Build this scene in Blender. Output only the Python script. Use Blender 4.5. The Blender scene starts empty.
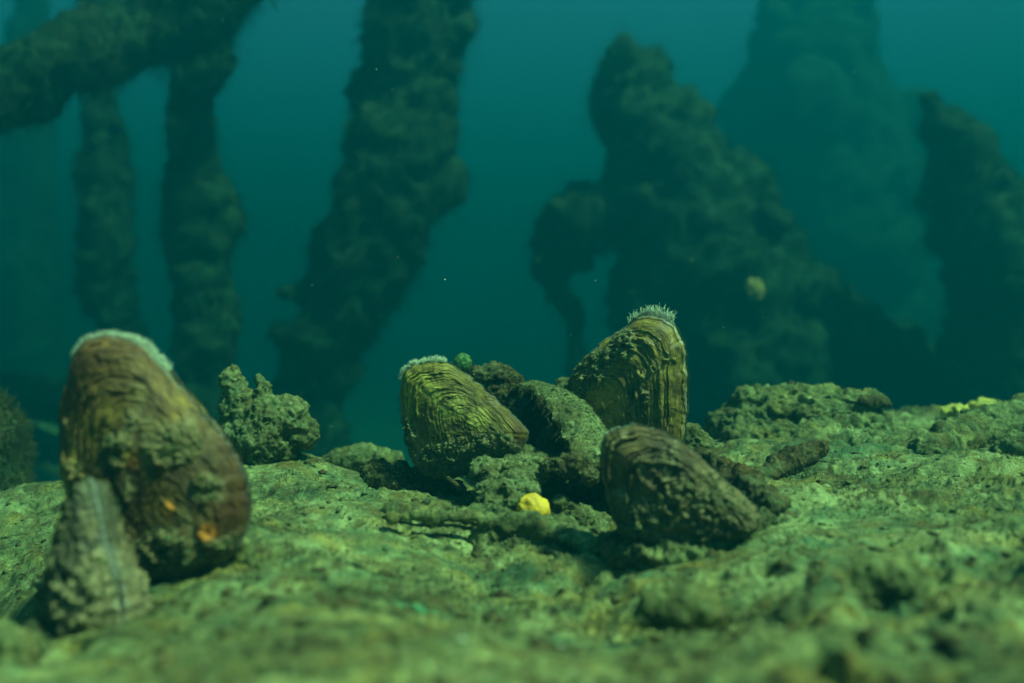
import bpy, bmesh, math, random
import numpy as np
from mathutils import Vector

# ------------------------------------------------------------------ camera, world, sun, exposure
S = bpy.context.scene
COL = S.collection
F = 995.0                       # focal length in pixels of the 1024 px wide picture
cam_d = bpy.data.cameras.new('camera')
cam = bpy.data.objects.new('camera', cam_d); COL.objects.link(cam)
cam.location = (0, 0, 0); cam.rotation_euler = (math.radians(90), 0, 0)
cam_d.sensor_width = 36; cam_d.lens = 36 * F / 1024
cam_d.clip_start = 0.02; cam_d.clip_end = 200
cam_d.dof.use_dof = True; cam_d.dof.focus_distance = 0.80; cam_d.dof.aperture_fstop = 4.2
S.camera = cam

SUN_EL, SUN_AZ = math.radians(56), math.radians(122)     # azimuth clockwise from +Y: right, slightly behind the camera
w = bpy.data.worlds.new('World'); S.world = w; w.use_nodes = True
nt = w.node_tree; nt.nodes.clear()
sky = nt.nodes.new('ShaderNodeTexSky'); sky.sky_type = 'NISHITA'; sky.sun_disc = False
sky.sun_elevation = SUN_EL; sky.sun_rotation = SUN_AZ
bg = nt.nodes.new('ShaderNodeBackground'); bg.inputs[1].default_value = 0.05
wo = nt.nodes.new('ShaderNodeOutputWorld')
nt.links.new(sky.outputs[0], bg.inputs[0]); nt.links.new(bg.outputs[0], wo.inputs[0])
sl = bpy.data.lights.new('sun', 'SUN'); sl.energy = 5.0; sl.angle = math.radians(7); sl.color = (1.0, 0.76, 0.46)
so = bpy.data.objects.new('sun', sl); COL.objects.link(so)
d = Vector((math.sin(SUN_AZ) * math.cos(SUN_EL), math.cos(SUN_AZ) * math.cos(SUN_EL), math.sin(SUN_EL)))
so.rotation_euler = (-d).to_track_quat('-Z', 'Y').to_euler(); so.location = (3, -3, 8)

S.view_settings.view_transform = 'Standard'; S.view_settings.look = 'None'
S.view_settings.gamma = 1; S.view_settings.use_curve_mapping = False
S.view_settings.exposure = 2.35
S.render.engine = 'CYCLES'
cy = S.cycles
cy.use_denoising = True; cy.use_adaptive_sampling = True; cy.adaptive_threshold = 0.03
cy.max_bounces = 5; cy.diffuse_bounces = 2; cy.glossy_bounces = 2; cy.transmission_bounces = 2
cy.volume_bounces = 1; cy.caustics_reflective = False; cy.caustics_refractive = False
try: cy.denoising_input_passes = 'RGB_ALBEDO_NORMAL'; cy.denoiser = 'OPENIMAGEDENOISE'
except Exception: pass

# ------------------------------------------------------------------ noise
rng = np.random.default_rng(7)
PERM = rng.permutation(256); PERM = np.concatenate([PERM, PERM, PERM])
GR = rng.normal(size=(256, 3)); GR /= np.linalg.norm(GR, axis=1)[:, None]
def pn(p):
    p = np.asarray(p, float); i = np.floor(p).astype(np.int64); f = p - i; i &= 255
    u = f * f * f * (f * (f * 6 - 15) + 10)
    out = 0
    for dx in (0, 1):
        for dy in (0, 1):
            for dz in (0, 1):
                h = PERM[PERM[PERM[(i[:, 0] + dx) & 255] + ((i[:, 1] + dy) & 255)] + ((i[:, 2] + dz) & 255)]
                g = GR[h]
                dot = g[:, 0] * (f[:, 0] - dx) + g[:, 1] * (f[:, 1] - dy) + g[:, 2] * (f[:, 2] - dz)
                wx = u[:, 0] if dx else 1 - u[:, 0]; wy = u[:, 1] if dy else 1 - u[:, 1]; wz = u[:, 2] if dz else 1 - u[:, 2]
                out = out + dot * wx * wy * wz
    return out * 1.6
def fbm(p, oct=4, gain=.5, ridge=False):
    p = np.asarray(p, float); a = 1.; s = 0.; q = p.copy()
    for k in range(oct):
        n = pn(q + 17.3 * k)
        if ridge: n = 1 - 2 * np.abs(n)
        s = s + a * n; a *= gain; q = q * 2.03
    return s
def sm(a, b, x):
    t = np.clip((np.asarray(x, float) - a) / (b - a), 0, 1); return t * t * (3 - 2 * t)
def P(px, py, Y): return np.array([(px - 512) * Y / F, Y, -(py - 341.5) * Y / F])

# ------------------------------------------------------------------ mesh helpers
def make(name, V, Fc, mat, parent=None, origin=None, attrs=None, smooth=True, loose=None):
    """V (n,3) world positions, Fc list/array of faces -> ONE object; origin is subtracted."""
    V = np.asarray(V, float)
    if parent is not None:
        origin = np.array(parent['_o'])
        loc = (0, 0, 0)
    else:
        if origin is None: origin = np.array([V[:, 0].mean(), V[:, 1].mean(), V[:, 2].min()])
        loc = tuple(origin)
    me = bpy.data.meshes.new(name)
    L = V - origin
    if isinstance(Fc, np.ndarray):
        n, k = Fc.shape
        me.vertices.add(len(L)); me.vertices.foreach_set('co', L.astype(np.float32).ravel())
        me.loops.add(n * k); me.loops.foreach_set('vertex_index', Fc.astype(np.int32).ravel())
        me.polygons.add(n); me.polygons.foreach_set('loop_start', np.arange(0, n * k, k, dtype=np.int32))
        me.polygons.foreach_set('loop_total', np.full(n, k, dtype=np.int32))
    else:
        me.from_pydata([tuple(v) for v in L], [], [tuple(int(i) for i in f) for f in Fc])
    me.update(calc_edges=True); me.validate()
    me.polygons.foreach_set('use_smooth', np.full(len(me.polygons), smooth)); me.update()
    if attrs:
        for k, a in attrs.items():
            at = me.attributes.new(k, 'FLOAT', 'POINT'); at.data.foreach_set('value', np.asarray(a, np.float32))
    me.materials.append(mat)
    o = bpy.data.objects.new(name, me); COL.objects.link(o); o.location = loc
    if parent is not None: o.parent = parent
    o['_o'] = [float(x) for x in origin]
    return o
def empty(name, loc):
    o = bpy.data.objects.new(name, None); COL.objects.link(o); o.location = tuple(loc); o.empty_display_size = .02
    o['_o'] = [float(x) for x in loc]; return o
def tag(o, label=None, cat=None, group=None, kind=None):
    for k, v in (('label', label), ('category', cat), ('group', group), ('kind', kind)):
        if v: o[k] = v
    return o

def tube(pts, rad, k=8):
    pts = np.asarray(pts, float); n = len(pts); T = np.gradient(pts, axis=0); T /= np.linalg.norm(T, axis=1)[:, None] + 1e-9
    up = np.array([0.13, .95, .2]); A = np.cross(T, up); A /= np.linalg.norm(A, axis=1)[:, None] + 1e-9; B = np.cross(T, A)
    th = np.linspace(0, 2 * math.pi, k, endpoint=False)
    V = pts[:, None] + np.asarray(rad)[:, None, None] * (np.cos(th)[None, :, None] * A[:, None] + np.sin(th)[None, :, None] * B[:, None])
    V = V.reshape(-1, 3)
    q = []
    for i in range(n - 1):
        for j in range(k):
            q.append((i * k + j, i * k + (j + 1) % k, (i + 1) * k + (j + 1) % k, (i + 1) * k + j))
    q.append(tuple(range(k))[::-1]); q.append(tuple((n - 1) * k + j for j in range(k)))
    return V, q
def smooth_chain(ch, sub=5):
    ch = np.asarray(ch, float); n = len(ch)
    if n < 3: return np.array([ch[0] + (ch[-1] - ch[0]) * t for t in np.linspace(0, 1, sub + 1)])
    e = np.vstack([2 * ch[0] - ch[1], ch, 2 * ch[-1] - ch[-2]]); out = []
    for i in range(n - 1):
        p0, p1, p2, p3 = e[i:i + 4]
        for t in np.linspace(0, 1, sub, endpoint=False):
            out.append(.5 * ((2 * p1) + (p2 - p0) * t + (2 * p0 - 5 * p1 + 4 * p2 - p3) * t * t + (3 * p1 - p0 - 3 * p2 + p3) * t ** 3))
    out.append(ch[-1]); return np.array(out)
def vnormals(V, T):
    n = np.cross(V[T[:, 1]] - V[T[:, 0]], V[T[:, 2]] - V[T[:, 0]])
    N = np.zeros_like(V)
    for k in range(T.shape[1]): np.add.at(N, T[:, k], n)
    return N / (np.linalg.norm(N, axis=1)[:, None] + 1e-12)
def remeshed(chains, voxel, balls=()):
    """chains: lists of (x,y,z,r) world metres, fused into one skin. returns V, quads"""
    bm = bmesh.new()
    for ch in chains:
        c = smooth_chain(ch)
        V, q = tube(c[:, :3], np.maximum(c[:, 3], voxel * .8), 12)
        vs = [bm.verts.new(v) for v in V]
        for f in q:
            try: bm.faces.new([vs[i] for i in f])
            except ValueError: pass
        for e in (c[0], c[-1]):
            r = bmesh.ops.create_icosphere(bm, subdivisions=2, radius=max(e[3], voxel))
            bmesh.ops.translate(bm, verts=r['verts'], vec=e[:3])
    for b in balls:
        r = bmesh.ops.create_icosphere(bm, subdivisions=2, radius=1)
        sc = b[3:6] if len(b) > 5 else (b[3],) * 3
        bmesh.ops.scale(bm, verts=r['verts'], vec=sc); bmesh.ops.translate(bm, verts=r['verts'], vec=b[:3])
    bmesh.ops.recalc_face_normals(bm, faces=bm.faces)
    me = bpy.data.meshes.new('tmp'); bm.to_mesh(me); bm.free()
    o = bpy.data.objects.new('tmp', me); COL.objects.link(o)
    md = o.modifiers.new('r', 'REMESH'); md.mode = 'VOXEL'; md.voxel_size = voxel
    dg = bpy.context.evaluated_depsgraph_get(); ev = o.evaluated_get(dg).to_mesh()
    V = np.empty(len(ev.vertices) * 3, np.float32); ev.vertices.foreach_get('co', V); V = V.reshape(-1, 3).astype(float)
    Q = np.empty(len(ev.polygons) * 4, np.int32); ev.loops.foreach_get('vertex_index', Q); Q = Q.reshape(-1, 4)
    bpy.data.objects.remove(o); bpy.data.meshes.remove(me)
    # relax a little
    for _ in range(2):
        A = np.zeros_like(V); c = np.zeros(len(V))
        for k in range(4):
            np.add.at(A, Q[:, k], V[Q[:, (k + 1) % 4]]); np.add.at(c, Q[:, k], 1)
            np.add.at(A, Q[:, k], V[Q[:, (k + 3) % 4]]); np.add.at(c, Q[:, k], 1)
        V = .4 * V + .6 * A / c[:, None]
    return V, Q
def strands(R, N, length, width, droop=0., jit=.5, seg=2, seed=1, sides=3, bend=.4):
    r = np.random.default_rng(seed); n = len(R)
    D = N + r.normal(size=(n, 3)) * jit; D /= np.linalg.norm(D, axis=1)[:, None]
    Bd = r.normal(size=(n, 3)) * bend + np.array([0, 0, -droop])
    L = length * r.uniform(.45, 1.2, n); W = width * r.uniform(.6, 1.3, n)
    A = np.cross(D, np.array([.3, .5, .81])); A /= np.linalg.norm(A, axis=1)[:, None] + 1e-9; B = np.cross(D, A)
    Vs = []
    for s in range(seg):
        t = s / seg; c = R + D * (L * t)[:, None] + Bd * (L * t * t)[:, None]; ww = (W * (1 - .55 * t))[:, None]
        for k in range(sides):
            a = 2 * math.pi * k / sides; Vs.append(c + ww * (math.cos(a) * A + math.sin(a) * B))
    Vs.append(R + D * L[:, None] + Bd * L[:, None])
    m = seg * sides + 1; V = np.stack(Vs, 1).reshape(-1, 3); base = (np.arange(n) * m)[:, None]; T = []
    for s in range(seg - 1):
        for k in range(sides):
            a = s * sides + k; b = s * sides + (k + 1) % sides
            T.append((a, b, b + sides)); T.append((a, b + sides, a + sides))
    for k in range(sides): T.append(((seg - 1) * sides + k, (seg - 1) * sides + (k + 1) % sides, seg * sides))
    T = np.array(T); Fc = (base[:, None, :] + T[None]).reshape(-1, 3)
    return V, Fc
def crumbs(C, size, seed=1, flat=.7):
    """many small irregular grains in one mesh"""
    r = np.random.default_rng(seed); n = len(C)
    o = np.array([[1, 0, 0], [-1, 0, 0], [0, 1, 0], [0, -1, 0], [0, 0, 1], [0, 0, -1]], float)
    T = np.array([[0, 2, 4], [2, 1, 4], [1, 3, 4], [3, 0, 4], [2, 0, 5], [1, 2, 5], [3, 1, 5], [0, 3, 5]])
    sc = size * r.lognormal(0, .45, n)
    V = o[None] * r.uniform(.5, 1.25, (n, 6, 1)) * np.array([1, 1, flat]) + r.normal(size=(n, 6, 3)) * .18
    a = r.uniform(0, 6.3, n); ca, sa = np.cos(a), np.sin(a)
    x = V[:, :, 0] * ca[:, None] - V[:, :, 1] * sa[:, None]; y = V[:, :, 0] * sa[:, None] + V[:, :, 1] * ca[:, None]
    V = np.stack([x, y, V[:, :, 2]], -1) * sc[:, None, None] + np.asarray(C)[:, None]
    return V.reshape(-1, 3), (np.arange(n)[:, None, None] * 6 + T[None]).reshape(-1, 3)
def sample_faces(V, Q, n, seed, accept=None):
    r = np.random.default_rng(seed)
    a = np.linalg.norm(np.cross(V[Q[:, 1]] - V[Q[:, 0]], V[Q[:, 2]] - V[Q[:, 0]]), axis=1)
    f = r.choice(len(Q), size=n, p=a / a.sum())
    u, v = r.random(n), r.random(n)
    A, B, C = V[Q[f, 0]], V[Q[f, 1]], V[Q[f, 2]]
    k = u + v > 1; u[k] = 1 - u[k]; v[k] = 1 - v[k]
    p = A + (B - A) * u[:, None] + (C - A) * v[:, None]
    N = np.cross(B - A, C - A); N /= np.linalg.norm(N, axis=1)[:, None] + 1e-12
    if accept is not None: m = accept(p, N); p, N = p[m], N[m]
    return p, N

# ------------------------------------------------------------------ materials
class NB:
    def __init__(s, name):
        s.m = bpy.data.materials.new(name); s.m.use_nodes = True; s.t = s.m.node_tree; s.t.nodes.clear()
        s.out = s.n('ShaderNodeOutputMaterial'); s.b = s.n('ShaderNodeBsdfPrincipled'); s.l(s.b.outputs[0], s.out.inputs[0])
        s.tc = s.n('ShaderNodeTexCoord')
    def n(s, t, **k):
        x = s.t.nodes.new(t)
        for a, v in k.items(): setattr(x, a, v)
        return x
    def l(s, a, b): s.t.links.new(a, b)
    def noise(s, scale, det=6, rough=.6, vec=None, dist=0):
        x = s.n('ShaderNodeTexNoise'); x.inputs['Scale'].default_value = scale; x.inputs['Detail'].default_value = det
        x.inputs['Roughness'].default_value = rough; x.inputs['Distortion'].default_value = dist
        s.l(vec or s.tc.outputs['Object'], x.inputs['Vector']); return x.outputs['Fac']
    def ramp(s, fac, stops):
        x = s.n('ShaderNodeValToRGB'); e = x.color_ramp.elements
        while len(e) < len(stops): e.new(.5)
        for i, (p, c) in enumerate(stops): e[i].position = p; e[i].color = (c, c, c, 1) if not hasattr(c, '__len__') else (*c, 1)
        s.l(fac, x.inputs[0]); return x.outputs[0]
    def mix(s, f, a, b, mode='MIX'):
        x = s.n('ShaderNodeMix', data_type='RGBA', blend_type=mode)
        if hasattr(f, 'is_linked'): s.l(f, x.inputs[0])
        else: x.inputs[0].default_value = f
        for v, i in ((a, 6), (b, 7)):
            if hasattr(v, 'is_linked'): s.l(v, x.inputs[i])
            else: x.inputs[i].default_value = (*v, 1)
        return x.outputs[2]
    def math(s, op, a, b=0.):
        x = s.n('ShaderNodeMath', operation=op)
        for v, i in ((a, 0), (b, 1)):
            if hasattr(v, 'is_linked'): s.l(v, x.inputs[i])
            else: x.inputs[i].default_value = v
        return x.outputs[0]
    def attr(s, name): x = s.n('ShaderNodeAttribute', attribute_name=name); return x.outputs['Fac']
    def fin(s, col, rough=.9, bumps=(), spec=.2):
        if hasattr(col, 'is_linked'): s.l(col, s.b.inputs['Base Color'])
        else: s.b.inputs['Base Color'].default_value = (*col, 1)
        if hasattr(rough, 'is_linked'): s.l(rough, s.b.inputs['Roughness'])
        else: s.b.inputs['Roughness'].default_value = rough
        s.b.inputs['Specular IOR Level'].default_value = spec
        prev = None
        for h, dist, st in bumps:
            b = s.n('ShaderNodeBump'); b.inputs['Distance'].default_value = dist; b.inputs['Strength'].default_value = st
            s.l(h, b.inputs['Height'])
            if prev: s.l(prev, b.inputs['Normal'])
            prev = b.outputs[0]
        if prev: s.l(prev, s.b.inputs['Normal'])
        return s.m
def silt_mat(name, dark, mid, light, warm, big=14., speck=True, warm_amt=.5, bump=.0016, film=.75):
    b = NB(name)
    n1 = b.noise(big, 5, .6); n2 = b.noise(big * 6, 6, .7, dist=.4); n3 = b.noise(big * 40, 4, .7)
    c = b.ramp(b.math('ADD', b.math('MULTIPLY', n1, .45), b.math('MULTIPLY', n2, .55)), [(.40, dark), (.50, mid), (.60, light)])
    c = b.mix(b.math('MULTIPLY', b.ramp(b.noise(big * 2.3, 4, .65), [(.5, 0.), (.68, 1.)]), warm_amt), c, warm)
    c = b.mix(b.math('MULTIPLY', b.ramp(b.noise(big * 1.1, 5, .7), [(.50, 0.), (.72, 1.)]), film), c, (.06, .17, .09))
    c = b.mix(b.math('MULTIPLY', b.ramp(b.noise(big * 4.1, 5, .7), [(.49, 0.), (.66, 1.)]), film), c, (.10, .068, .026))
    c = b.mix(.75, c, b.ramp(n3, [(.3, .5), (.5, .95), (.7, 1.3)]), 'MULTIPLY')
    if speck:
        v = b.n('ShaderNodeTexVoronoi'); v.inputs['Scale'].default_value = big * 28; b.l(b.tc.outputs['Object'], v.inputs['Vector'])
        k = b.math('MULTIPLY', b.ramp(v.outputs['Distance'], [(.10, 1.), (.2, 0.)]), b.ramp(b.noise(big * 9, 2), [(.56, 0.), (.6, 1.)]))
        c = b.mix(b.math('MULTIPLY', k, .7), c, (.5, .5, .34))
    return b.fin(c, .95, [(n2, bump * 3, .7), (n3, bump, .8)], .1)
M = {}
M['bed'] = silt_mat('riverbed_silt', (.042, .05, .024), (.145, .175, .07), (.34, .40, .17), (.32, .25, .05), 13, warm_amt=.6)
M['silt'] = silt_mat('silt_coat', (.04, .05, .022), (.145, .17, .07), (.29, .33, .15), (.28, .20, .06), 30, warm_amt=.4, bump=.0009)
M['brown'] = silt_mat('brown_debris', (.014, .013, .007), (.07, .062, .027), (.21, .2, .09), (.25, .16, .05), 40, warm_amt=.5, bump=.0009)
M['crumb'] = silt_mat('silt_crumb', (.08, .10, .04), (.18, .24, .09), (.36, .42, .2), (.4, .32, .08), 60, speck=False)
M['far'] = silt_mat('algae_wood', (.006, .020, .013), (.016, .054, .030), (.038, .105, .052), (.04, .08, .035), 5, speck=False, bump=.01, film=.2)
M['fuzz'] = silt_mat('algae_fuzz', (.035, .045, .018), (.08, .10, .04), (.15, .18, .075), (.13, .12, .05), 20, speck=False)
def plain(name, c1, c2, scale=200, rough=.7, spec=.3, bump=.0004):
    b = NB(name); n = b.noise(scale, 5, .65); return b.fin(b.mix(b.ramp(n, [(.35, 0.), (.65, 1.)]), c1, c2), rough, [(n, bump, .6)], spec)
M['fringe'] = plain('mantle_papillae', (.30, .42, .30), (.58, .68, .48), 300, .5, .4)
M['mantle'] = plain('mantle_skin', (.06, .07, .05), (.17, .19, .13), 160, .45, .4)
M['nacre'] = plain('nacre', (.35, .42, .42), (.72, .78, .78), 90, .3, .5)
M['yellow'] = plain('yellow_pebble', (.55, .33, .02), (.88, .55, .03), 80, .6, .4, .0008)
M['yellowrock'] = plain('yellow_sponge', (.12, .15, .05), (.80, .66, .12), 60, .85, .2, .002)
M['paleshell'] = plain('pale_shell', (.14, .11, .03), (.42, .34, .10), 70, .8, .2, .001)
M['green'] = plain('green_algae_ball', (.05, .14, .05), (.12, .28, .10), 200, .8, .2, .001)
M['white'] = plain('white_fragment', (.55, .62, .55), (.85, .9, .85), 150, .3, .5)
M['teal'] = plain('green_film', (.05, .20, .09), (.07, .30, .14), 50, .6, .3)
def shell_mat(name, dark, band, bright, silt_amt=.5, worn=(.75, .26, .03), rings=34., lip=.5):
    b = NB(name)
    g = b.attr('growth'); s = b.attr('silt'); wn = b.attr('worn'); th = b.attr('around')
    jit = b.noise(45, 3, .5)
    gg = b.math('ADD', g, b.math('MULTIPLY', jit, .05))
    cmb = b.n('ShaderNodeCombineXYZ'); b.l(b.math('MULTIPLY', gg, rings), cmb.inputs[0]); b.l(b.math('MULTIPLY', th, 1.6), cmb.inputs[1])
    lines = b.noise(1.0, 6, .75, cmb.outputs[0])
    cmb2 = b.n('ShaderNodeCombineXYZ'); b.l(b.math('MULTIPLY', gg, rings * 3.6), cmb2.inputs[0]); b.l(b.math('MULTIPLY', th, 5.), cmb2.inputs[1])
    fine = b.noise(1.0, 3, .6, cmb2.outputs[0])
    patch = b.noise(22, 4, .6)
    c = b.ramp(b.math('ADD', b.math('MULTIPLY', lines, .5), b.math('MULTIPLY', patch, .5)),
               [(.36, dark), (.47, tuple(.5 * (a + x) for a, x in zip(dark, band))), (.54, band), (.66, bright)])
    c = b.mix(b.math('MULTIPLY', b.ramp(b.noise(17, 4, .6), [(.48, 0.), (.62, 1.)]), .75), c, b.mix(lines, (.02, .008, .003), (.22, .085, .03)))
    c = b.mix(.85, c, b.ramp(fine, [(.38, .3), (.55, 1.), (.7, 1.25)]), 'MULTIPLY')
    c = b.mix(b.math('MULTIPLY', wn, b.ramp(b.noise(130, 5, .7), [(.38, .15), (.55, 1.)])), c, worn)
    sn = b.noise(70, 6, .7); sn2 = b.noise(400, 3, .7)
    silt = b.mix(b.ramp(sn2, [(.35, 0.), (.65, 1.)]), b.ramp(sn, [(.4, (.05, .04, .02)), (.6, (.20, .17, .08))]), (.31, .27, .14))
    m = b.ramp(b.math('ADD', b.math('MULTIPLY', s, 1.), b.math('MULTIPLY', b.math('SUBTRACT', sn, .5), 1.6)), [(.42, 0.), (.6, 1.)])
    c = b.mix(b.math('MULTIPLY', m, silt_amt), c, silt)
    c = b.mix(b.math('MULTIPLY', b.ramp(g, [(.984, 0.), (.996, 1.)]), lip), c, (.30, .38, .34))
    ro = b.ramp(m, [(0., .5), (1., .95)])
    return b.fin(c, ro, [(lines, .0012, .8), (fine, .0005, .8), (sn, .0012, .6), (sn2, .0004, .8)], .35)

# ------------------------------------------------------------------ water volume
def box(name, lo, hi, mat):
    lo, hi = np.array(lo, float), np.array(hi, float)
    V = np.array([[x, y, z] for x in (lo[0], hi[0]) for y in (lo[1], hi[1]) for z in (lo[2], hi[2])])
    Q = np.array([[0, 1, 3, 2], [4, 6, 7, 5], [0, 4, 5, 1], [2, 3, 7, 6], [0, 2, 6, 4], [1, 5, 7, 3]])
    return make(name, V, Q, mat, smooth=False)
hz = bpy.data.materials.new('water_haze'); hz.use_nodes = True; t = hz.node_tree; t.nodes.clear()
pv = t.nodes.new('ShaderNodeVolumePrincipled'); mo = t.nodes.new('ShaderNodeOutputMaterial')
pv.inputs['Color'].default_value = (0.0, 0.066, 0.096, 1)
pv.inputs['Absorption Color'].default_value = (0.012, 0.255, 0.22, 1)
pv.inputs['Density'].default_value = 0.60
pv.inputs['Anisotropy'].default_value = 0.25
t.links.new(pv.outputs[0], mo.inputs['Volume'])
haze = box('haze', (-22, -8, -3.2), (22, 30, 2.6), hz); tag(haze, kind='stuff')

# ------------------------------------------------------------------ ground
CP = [(-80,683,.33),(150,683,.33),(400,683,.33),(650,683,.33),(900,683,.33),(1120,683,.33),
      (0,668,.42),(60,645,.44),(300,605,.45),(450,628,.45),(560,625,.45),(800,600,.45),(1050,600,.45),
      (-10,645,.60),(60,568,.62),(-110,760,.6),(150,600,.50),(220,570,.55),(340,550,.57),(420,560,.60),(500,568,.61),(580,575,.60),(640,580,.56),(720,552,.57),(900,530,.60),(1060,520,.6),
      (270,505,.70),(200,520,.66),(400,514,.70),(500,518,.72),(560,528,.72),(700,505,.70),(860,490,.72),(1040,480,.74),
      (265,462,.84),(330,490,.80),(0,590,.75),(20,484,.92),(-100,540,.9),(120,480,.9),(400,486,.86),(500,480,.86),(600,470,.86),(640,480,.82),(700,462,.86),(800,455,.88),(900,445,.92),(1040,440,.95),
      (230,470,.98),(340,472,.99),(430,478,.98),(560,462,1.0),(700,440,1.02),(800,418,1.08),(900,415,1.12),(1040,404,1.15),(960,412,1.2),(1130,395,1.15),
      (20,500,1.08),(150,520,1.1),(340,500,1.15),(460,500,1.15),(600,480,1.18),(740,455,1.2),(850,428,1.28),(960,418,1.32),(1080,408,1.35),
      (0,560,1.4),(200,580,1.4),(400,580,1.45),(600,560,1.45),(800,500,1.5),(1000,440,1.6),(1200,430,1.6)]
cpw = np.array([P(*c) for c in CP]); cx = cpw[:, :2]; cz = cpw[:, 2]
def tps(r): r = np.maximum(r, 1e-6); return r * r * np.log(r)
K = tps(np.linalg.norm(cx[:, None] - cx[None], axis=2)) + np.eye(len(cx)) * 2e-4
Pm = np.hstack([np.ones((len(cx), 1)), cx]); Am = np.block([[K, Pm], [Pm.T, np.zeros((3, 3))]])
wts = np.linalg.solve(Am, np.concatenate([cz, np.zeros(3)]))
def ground_z(X, Y, fine=True):
    X = np.asarray(X, float).ravel(); Y = np.asarray(Y, float).ravel()
    Yc = np.clip(Y, .2, 1.55); Xc = np.clip(X, -.62 * Yc - .1, .62 * Yc + .1)
    z = np.full(len(X), wts[-3]) + wts[-2] * Xc + wts[-1] * Yc
    for i in range(len(cx)): z += wts[i] * tps(np.hypot(Xc - cx[i, 0], Yc - cx[i, 1]))
    z -= .10 * np.maximum(.2 - Y, 0)
    far = -.95 + .16 * fbm(np.stack([X * .8, Y * .8, 0 * X], 1), 3)
    far += .72 * np.exp(-(((X + 2.2) / .95) ** 2 + ((Y - 3.6) / .9) ** 2))
    far += .80 * np.exp(-(((X - 2.0) / .95) ** 2 + ((Y - 3.6) / 1.1) ** 2)) + .35 * np.exp(-(((X - .7) / .5) ** 2 + ((Y - 2.9) / .5) ** 2))
    far += .25 * sm(6, 14, Y)
    k = sm(1.32, 2.1, Y); z = z * (1 - k) + far * k
    p = np.stack([X, Y, z], 1)
    near = 1 - sm(1.8, 2.6, Y)
    z = z + .013 * fbm(p * 7, 3) * near + .03 * fbm(p * 3, 4) * (1 - near)
    if fine:
        rm = .25 + .75 * sm(-.25, .55, fbm(p * 6 + 60, 3)); rs = .1 + .9 * sm(-.1, .5, fbm(p * 11 + 90, 3))
        rm *= .55 + .45 * sm(-.12, .12, X / np.maximum(Y, .2)); rs *= .6 + .4 * sm(-.1, .15, X / np.maximum(Y, .2))
        lum = fbm(p * 22, 5, .58)
        z = z + near * ((.0085 + .004 * (1 - sm(.4, .6, Y))) * lum * rm + .0045 * rs * np.maximum(fbm(p * 55 + 5, 4, .6), -.1) + (.0009 + .0007 * sm(.55, .7, Y)) * fbm(p * 190, 3, .65) * (.4 + rs))
        pit = fbm(p * 24 + 40, 2); z = z - near * .018 * sm(.48, .75, pit) * (1 - sm(.56, .7, Y) * .6)
        pit2 = fbm(p * 48 + 80, 2); z = z - near * .005 * sm(.58, .8, pit2)
    return z
def grid(us, ys, name):
    U, Yg = np.meshgrid(us, ys); X = U * (Yg + .12); sh = X.shape
    Z = ground_z(X, Yg).reshape(sh)
    V = np.stack([X, Yg, Z], -1).reshape(-1, 3); n, m = sh
    i = np.arange(n * m).reshape(n, m)
    Q = np.stack([i[:-1, :-1], i[:-1, 1:], i[1:, 1:], i[1:, :-1]], -1).reshape(-1, 4)
    return V, Q
us = np.concatenate([-np.geomspace(30, .62, 40), np.linspace(-.60, .60, 1000), np.geomspace(.62, 30, 40)])
ys = np.concatenate([np.linspace(-6, .1, 24), np.linspace(.13, .26, 24), np.geomspace(.262, 1.75, 560), np.geomspace(1.76, 26, 130)])
us = np.concatenate([-np.geomspace(9, .62, 40), np.linspace(-.60, .60, 1000), np.geomspace(.62, 9, 40)])
# rows behind the camera keep a fixed half width
U, Yg = np.meshgrid(us, ys); X = U * np.maximum(Yg + .12, .35) ; X = np.clip(X, -20, 20)
for side in (0, -1): X[:, side] = -20 if side == 0 else 20
Z = ground_z(X, Yg).reshape(X.shape); V = np.stack([X, Yg, Z], -1).reshape(-1, 3); n, m = X.shape
i = np.arange(n * m).reshape(n, m); Q = np.stack([i[:-1, :-1], i[:-1, 1:], i[1:, 1:], i[1:, :-1]], -1).reshape(-1, 4)
ground = make('ground', V, Q, M['bed'], origin=np.zeros(3)); tag(ground, kind='structure')
def gz(X, Y): return float(ground_z([X], [Y])[0])

# crumbs of silt and tiny filaments lying over the near bed
r = np.random.default_rng(11)
def bed_points(n, y0, y1, seed):
    r = np.random.default_rng(seed); Y = y0 * (y1 / y0) ** r.random(n); X = r.uniform(-.57, .57, n) * Y
    return np.stack([X, Y, ground_z(X, Y)], 1)
pts = bed_points(26000, .27, 1.4, 3); cl = fbm(pts * 14, 3); pts = pts[cl > r.uniform(-.6, .5, len(pts))]
V, T = crumbs(pts, .00085, 5); o = make('silt_crumbs', V, T, M['crumb'], origin=np.zeros(3), smooth=False); tag(o, 'loose grains and crumbs of silt strewn over the near riverbed', 'silt', kind='stuff')
pts = bed_points(1500, .27, 1.3, 4)
V, T = crumbs(pts + [0, 0, .0005], .0022, 6, .6); o = make('silt_rubble', V, T, M['silt'], origin=np.zeros(3)); tag(o, 'small rubble and shell grit half sunk in the riverbed', 'rubble', kind='stuff')
pts = bed_points(900, .27, 1.35, 14); cl = fbm(pts * 7 + 9, 3); pts = pts[cl > -.1]
V, T = crumbs(pts + [0, 0, .0005], .0030, 16, .55); o = make('brown_rubble', V, T, M['brown'], origin=np.zeros(3)); tag(o, 'dark brown crumbs of rotten wood and shell on the riverbed', 'rubble', kind='stuff')
pts = bed_points(30000, .45, 1.35, 8); cl = fbm(pts * 9 + 3, 3); pts = pts[cl > .05]
V, T = strands(pts, np.tile([0, 0, 1.], (len(pts), 1)), .0046, .0003, .3, .9, 3, 9)
o = make('algae_filaments', V, T, M['fuzz'], origin=np.zeros(3)); tag(o, 'short algae filaments growing over the near riverbed', 'algae', kind='stuff')

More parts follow.
